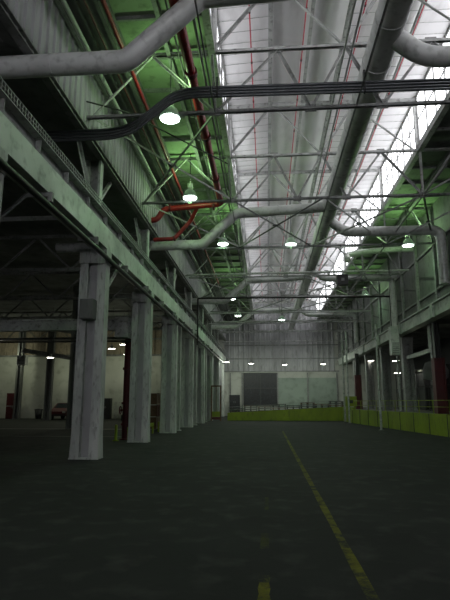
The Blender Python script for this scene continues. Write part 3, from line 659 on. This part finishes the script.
for x in (-.66, .61):
    MB().box(x, x + .05, -.25, -.2, 0, 1.6).box(x, x + .05, .2, .25, 0, 1.6).box(x, x + .05, -.25, .25, 1.55, 1.6).build('upright', M['steel_white'], r)
r = thing('hand_cart', (-9.9, 37.5, 0), 'small dark cart left of the red riser', 'cart')
MB().box(-.45, .45, -.35, .35, .25, .7).build('tray', M['black_metal'], r)
for x in (-.35, .35):
    for y in (-.28, .28): MB().tube([(x - .03, y, .12), (x + .03, y, .12)], .12, 12).build('wheel', M['rubber'], r)
    MB().bar((x, 0, .13), (x, 0, .26), .05, .4).build('axle_frame', M['steel_dark'], r)
MB().tube([(.42, -.25, .7), (.5, -.25, 1.1), (.5, .25, 1.1), (.42, .25, .7)], .02, 8).build('handle', M['steel_dark'], r)
for o in list(COL.objects):
    if o.name in ('red_cabinet', 'black_cabinet', 'control_cabinet'): handle(o, 1.0)
# red riser
r = thing('red_riser', (-6.12, 22.9, 0), 'thick dark red riser pipe behind the second white column', 'pipe')
MB().tube([(0, 0, 0), (0, 0, 4.6)], .2, 16).tube([(0, 0, .0), (0, 0, .06)], .3, 16).build('pipe_run', M['red_dark'], r)
for z in (.6, 1.5, 3.0): MB().tube([(0, 0, z), (0, 0, z + .1)], .26, 16).build('flange', M['red_dark'], r)
MB().tube([(0, 0, 1.25), (-.3, 0, 1.25)], .05, 8).build('valve_stem', M['red_dark'], r)
m = MB(); ring = [(-.3, .16 * math.cos(a), 1.25 + .16 * math.sin(a)) for a in [i * math.pi / 8 for i in range(17)]]; m.tube(ring, .025, 6); m.bar((-.3, -.15, 1.25), (-.3, .15, 1.25), .02); m.build('handwheel', M['red_dark'], r)
# bollard, rails
b0 = thing('yellow_bollard', (-6.35, 22.1, 0), 'short yellow bollard between the first two left columns', 'bollard')
MB().lathe([(0, 0), (.14, 0), (.14, .03), (.06, .04), (.06, .62), (.04, .66), (0, .67)], n=14).build('post', M['yellow'], b0)
for k, (ya, yb, lab) in enumerate(((22.3, 27.4, 'low yellow guard rail between the second and third left columns'), (28.6, 33.8, 'low yellow guard rail beyond the third left column'))):
    r = thing('guard_rail', (-5.9, 0, 0), lab, 'railing')
    MB().box(-.03, .03, ya, yb, .38, .55).build('rail', M['yellow'], r)
    for y in (ya + .1, (ya + yb) / 2, yb - .15): MB().box(-.05, .03, y, y + .08, 0, .5).build('rail_post', M['yellow'], r)
# partition panels with stuff between the far left columns
for k, (ya, yb, lab) in enumerate(((31.2, 33.7, 'beige arched partition beyond the third left column'), (35.1, 40.0, 'beige arched partition beyond the fourth left column'), (41.5, 46.4, 'beige arched partition beyond the fifth left column'))):
    r = thing('partition', (-6.3, 0, 0), lab, 'partition', 'beige partitions between left columns')
    n = 10; m = MB(); mid = (ya + yb) / 2; w = (yb - ya) * .36
    m.box(-.05, .05, ya, mid - w, 0, 4.3).box(-.05, .05, mid + w, yb, 0, 4.3)
    for i in range(n):
        a0 = mid - w + 2 * w * i / n; a1 = mid - w + 2 * w * (i + 1) / n; c = (a0 + a1) / 2 - mid
        m.box(-.05, .05, a0, a1, 2.0 + .7 * math.sqrt(max(0, 1 - (c / w) ** 2)), 4.3)
    m.build('board', M['beige'], r)
    MB().box(-.07, .07, ya, yb, 4.3, 4.4).build('cap_rail', M['steel_grey'], r)
SL = ['third', 'fourth', 'fifth']
for k, y in enumerate((32.4, 37.5, 43.9)):
    for j in range(3):
        r = thing('wooden_crate', (-7.1, y, j * .72), '%s brown crate stacked behind the arch beyond the %s column' % (['bottom', 'middle', 'top'][j], SL[k]), 'crate', 'crates stacked behind the arches')
        MB().box(-.4, .4, -.55, .55, .02, .68).build('body', M['brown'], r)
        m = MB()
        for yy in (-.5, 0, .42): m.box(.4, .43, yy, yy + .09, .02, .7)
        m.box(.4, .43, -.55, .55, .0, .09).box(.4, .43, -.55, .55, .62, .71); m.build('batten', M['red_dark' if j == 1 else 'beige'], r)
r = thing('gate_frame', (-4.35, 45.6, 0), 'reddish brown gate frame near the left end of ramp', 'gate')
MB().box(-.5, -.38, -.06, .06, 0, 3.0).box(.3, .42, -.06, .06, 0, 3.0).build('jamb', M['brown'], r); MB().box(-.5, .42, -.06, .06, 2.9, 3.02).build('lintel', M['brown'], r)
MB().box(-.38, .3, -.03, .03, .35, .8).build('kick_plate', M['yellow'], r); MB().box(-.38, .3, -.035, .035, .12, .34).build('lower_bar', M['red_dark'], r)
MB().box(-.06, 0, -.02, .02, .8, 2.9).build('centre_stile', M['brown'], r)

# ------------------------------------------------------------------ right side
for k, (x, y, lab) in enumerate(((9.1, 28.6, 'dark red steel post with black top on the right dock'), (7.9, 46.5, 'far dark red post near the dock corner'))):
    r = thing('red_post', (x, y, 1), lab, 'post')
    MB().ibeam((0, 0, 0), (0, 0, 2.9), .5, .55, .05, (1, 0, 0)).build('lower_shaft', M['red_dark'], r)
    MB().ibeam((0, 0, 2.9), (0, 0, 4.78), .3, .3, .03, (1, 0, 0)).build('upper_shaft', M['black'], r)
tag(MB().bar((9.1, 29.3, 4.4), (9.1, 34.4, 4.4), .2, .22).bar((9.1, 29.5, 4.5), (9.1, 29.5, 5.78), .25, .2).build('dock_beam', M['girder']), 'short pale beam hung below the right girder', 'beam')
for k, (x, y, h, z, r_, lab) in enumerate(((6.58, 31.6, 6.2, 0, .07, 'slender white pole standing in front of the yellow dock wall'), (6.4, 44.5, 7.6, 0, .08, 'left of two thin poles by the yellow box'), (6.35, 42.0, 7.2, 0, .07, 'right of two thin poles by the yellow box'), (9.0, 29.2, 4.8, 1, .07, 'slender pale pole just behind the yellow railing'), (8.9, 36.3, 4.8, 1, .08, 'thin pale pole behind the angled yellow wall'))):
    o = thing('slender_pole', (x, y, z), lab, 'pole', 'thin poles on the right')
    MB().tube([(0, 0, 0), (0, 0, h)], r_, 10).build('shaft', M['steel_white'], o); MB().box(-.13, .13, -.13, .13, 0, .02).build('base_plate', M['steel_grey'], o)
CG = ['nearest dark storage cage on the right dock', 'dark storage cage behind the red post', 'dark storage cage behind the broad pale column', 'dark storage cage left of the broad pale column', 'dark storage cage near the far pale column', 'farthest dark storage cage on the right dock']
for k in range(6):
    r = thing('storage_cage', (12.4 - .1 * k, 24 + 4.2 * k, 1), CG[k], 'cage', 'storage cages on the dock')
    MB().box(-.6, .6, -1.7, 1.7, .1, 1.6).box(-.6, .6, -1.7, 1.5, 1.75, 2.5 + .2 * (k % 3)).build('load', M['black_metal'], r)
    m = MB()
    for y in (-1.8, 0, 1.75): 
        for x in (-.7, .65): m.box(x, x + .06, y, y + .06, 0, 3.0)
    for z in (.05, 1.62, 2.95): m.box(-.7, .7, -1.8, 1.8, z, z + .06)
    m.build('frame', M['steel_dark'], r)
struct(MB().box(17, 17.2, Y0, Y1, 1, 7.6).build('wall_dock', M['black_metal']))
for k in range(9):
    y = 13.5 + 4.3 * k
    tag(MB().ibeam((8.66, y, 7.44), (16.99, y, 7.44), .2, .35, .03).build('aisle_joist', M['steel_grey']), 'dark roof joist over the right dock, number %d back'.replace('number %d back', '%s') % ['nearest', 'second nearest', 'third nearest', 'fourth nearest', 'middle one', 'fourth farthest', 'third farthest', 'second farthest', 'farthest'][k], 'joist', 'joists over the right dock')
r = thing('round_tank', (10.9, 34.9, 1), 'pale rounded hood between red post and photo edge', 'tank')
MB().lathe([(0, 0), (.1, 0), (.1, 1.9), (.75, 2.1), (.8, 2.6), (.6, 3.1), (0, 3.3)], n=20).build('hood', M['siding'], r)

# ------------------------------------------------------------------ floor markings
def strip(name, x0, x1, y0, y1, lab):
    nseg = 30; m = MB(); vs = []
    for i in range(nseg + 1):
        y = y0 + (y1 - y0) * i / nseg; j = .006 * math.sin(i * 1.7)
        vs += [(x0 + j, y, .004), (x1 - j, y, .004)]
    m.add(vs, [(2 * i, 2 * i + 1, 2 * i + 3, 2 * i + 2) for i in range(nseg)])
    return tag(m.build(name, M['yellow_line']), lab, 'floor line')
strip('floor_line', .80, .90, 3.0, 30, 'long worn yellow line on the floor, right of centre')
strip('floor_line', -.1, .0, 3.2, 5.3, 'worn yellow dash on the floor at the bottom of the photo')
strip('floor_line', -.1, .0, 6.2, 6.9, 'faint yellow dash further up the middle of floor')
strip('floor_line', -.06, .0, 8.3, 9.4, 'farthest faint yellow dash in the middle of floor')
for o in list(COL.objects):
    if o.name in ('floor_line.002', 'floor_line.003'): o.data.materials[0] = M['faint_line']
def cross_strip(y, x0, x1, w, lab):
    return tag(MB().box(x0, x1, y, y + w, .001, .004).build('floor_line', M['concrete']), lab, 'floor line')
cross_strip(31.0, -29, -6.6, .8, 'pale band across the left aisle floor')
cross_strip(24.6, -14, -6.4, .25, 'narrow pale band on the floor by the bollard')

# ------------------------------------------------------------------ light, camera
w = bpy.data.worlds.new('World'); SC.world = w; w.use_nodes = True
w.node_tree.nodes['Background'].inputs['Color'].default_value = (.5, .55, .6, 1); w.node_tree.nodes['Background'].inputs['Strength'].default_value = .02
# daylight entering through the glazing strips
def area(loc, rot, sx, sy, e, col):
    d = bpy.data.lights.new('daylight', 'AREA'); d.shape = 'RECTANGLE'; d.size = sx; d.size_y = sy; d.energy = e; d.color = col
    o = bpy.data.objects.new('daylight', d); COL.objects.link(o); o.location = loc; o.rotation_euler = rot; return o
cam = bpy.data.cameras.new('camera'); co = bpy.data.objects.new('camera', cam); COL.objects.link(co)
co.location = (0, 0, 1.6); p = math.atan(102 / 520); yw = math.atan(42 / 520 * math.cos(p))
co.rotation_euler = (math.pi / 2 + p, 0, yw)
cam.sensor_fit = 'VERTICAL'; cam.sensor_height = 24; cam.lens = 24 * 520 / 600; cam.clip_start = .05; cam.clip_end = 300
SC.camera = co
SC.view_settings.view_transform = 'Standard'; SC.view_settings.look = 'None'; SC.view_settings.exposure = 0
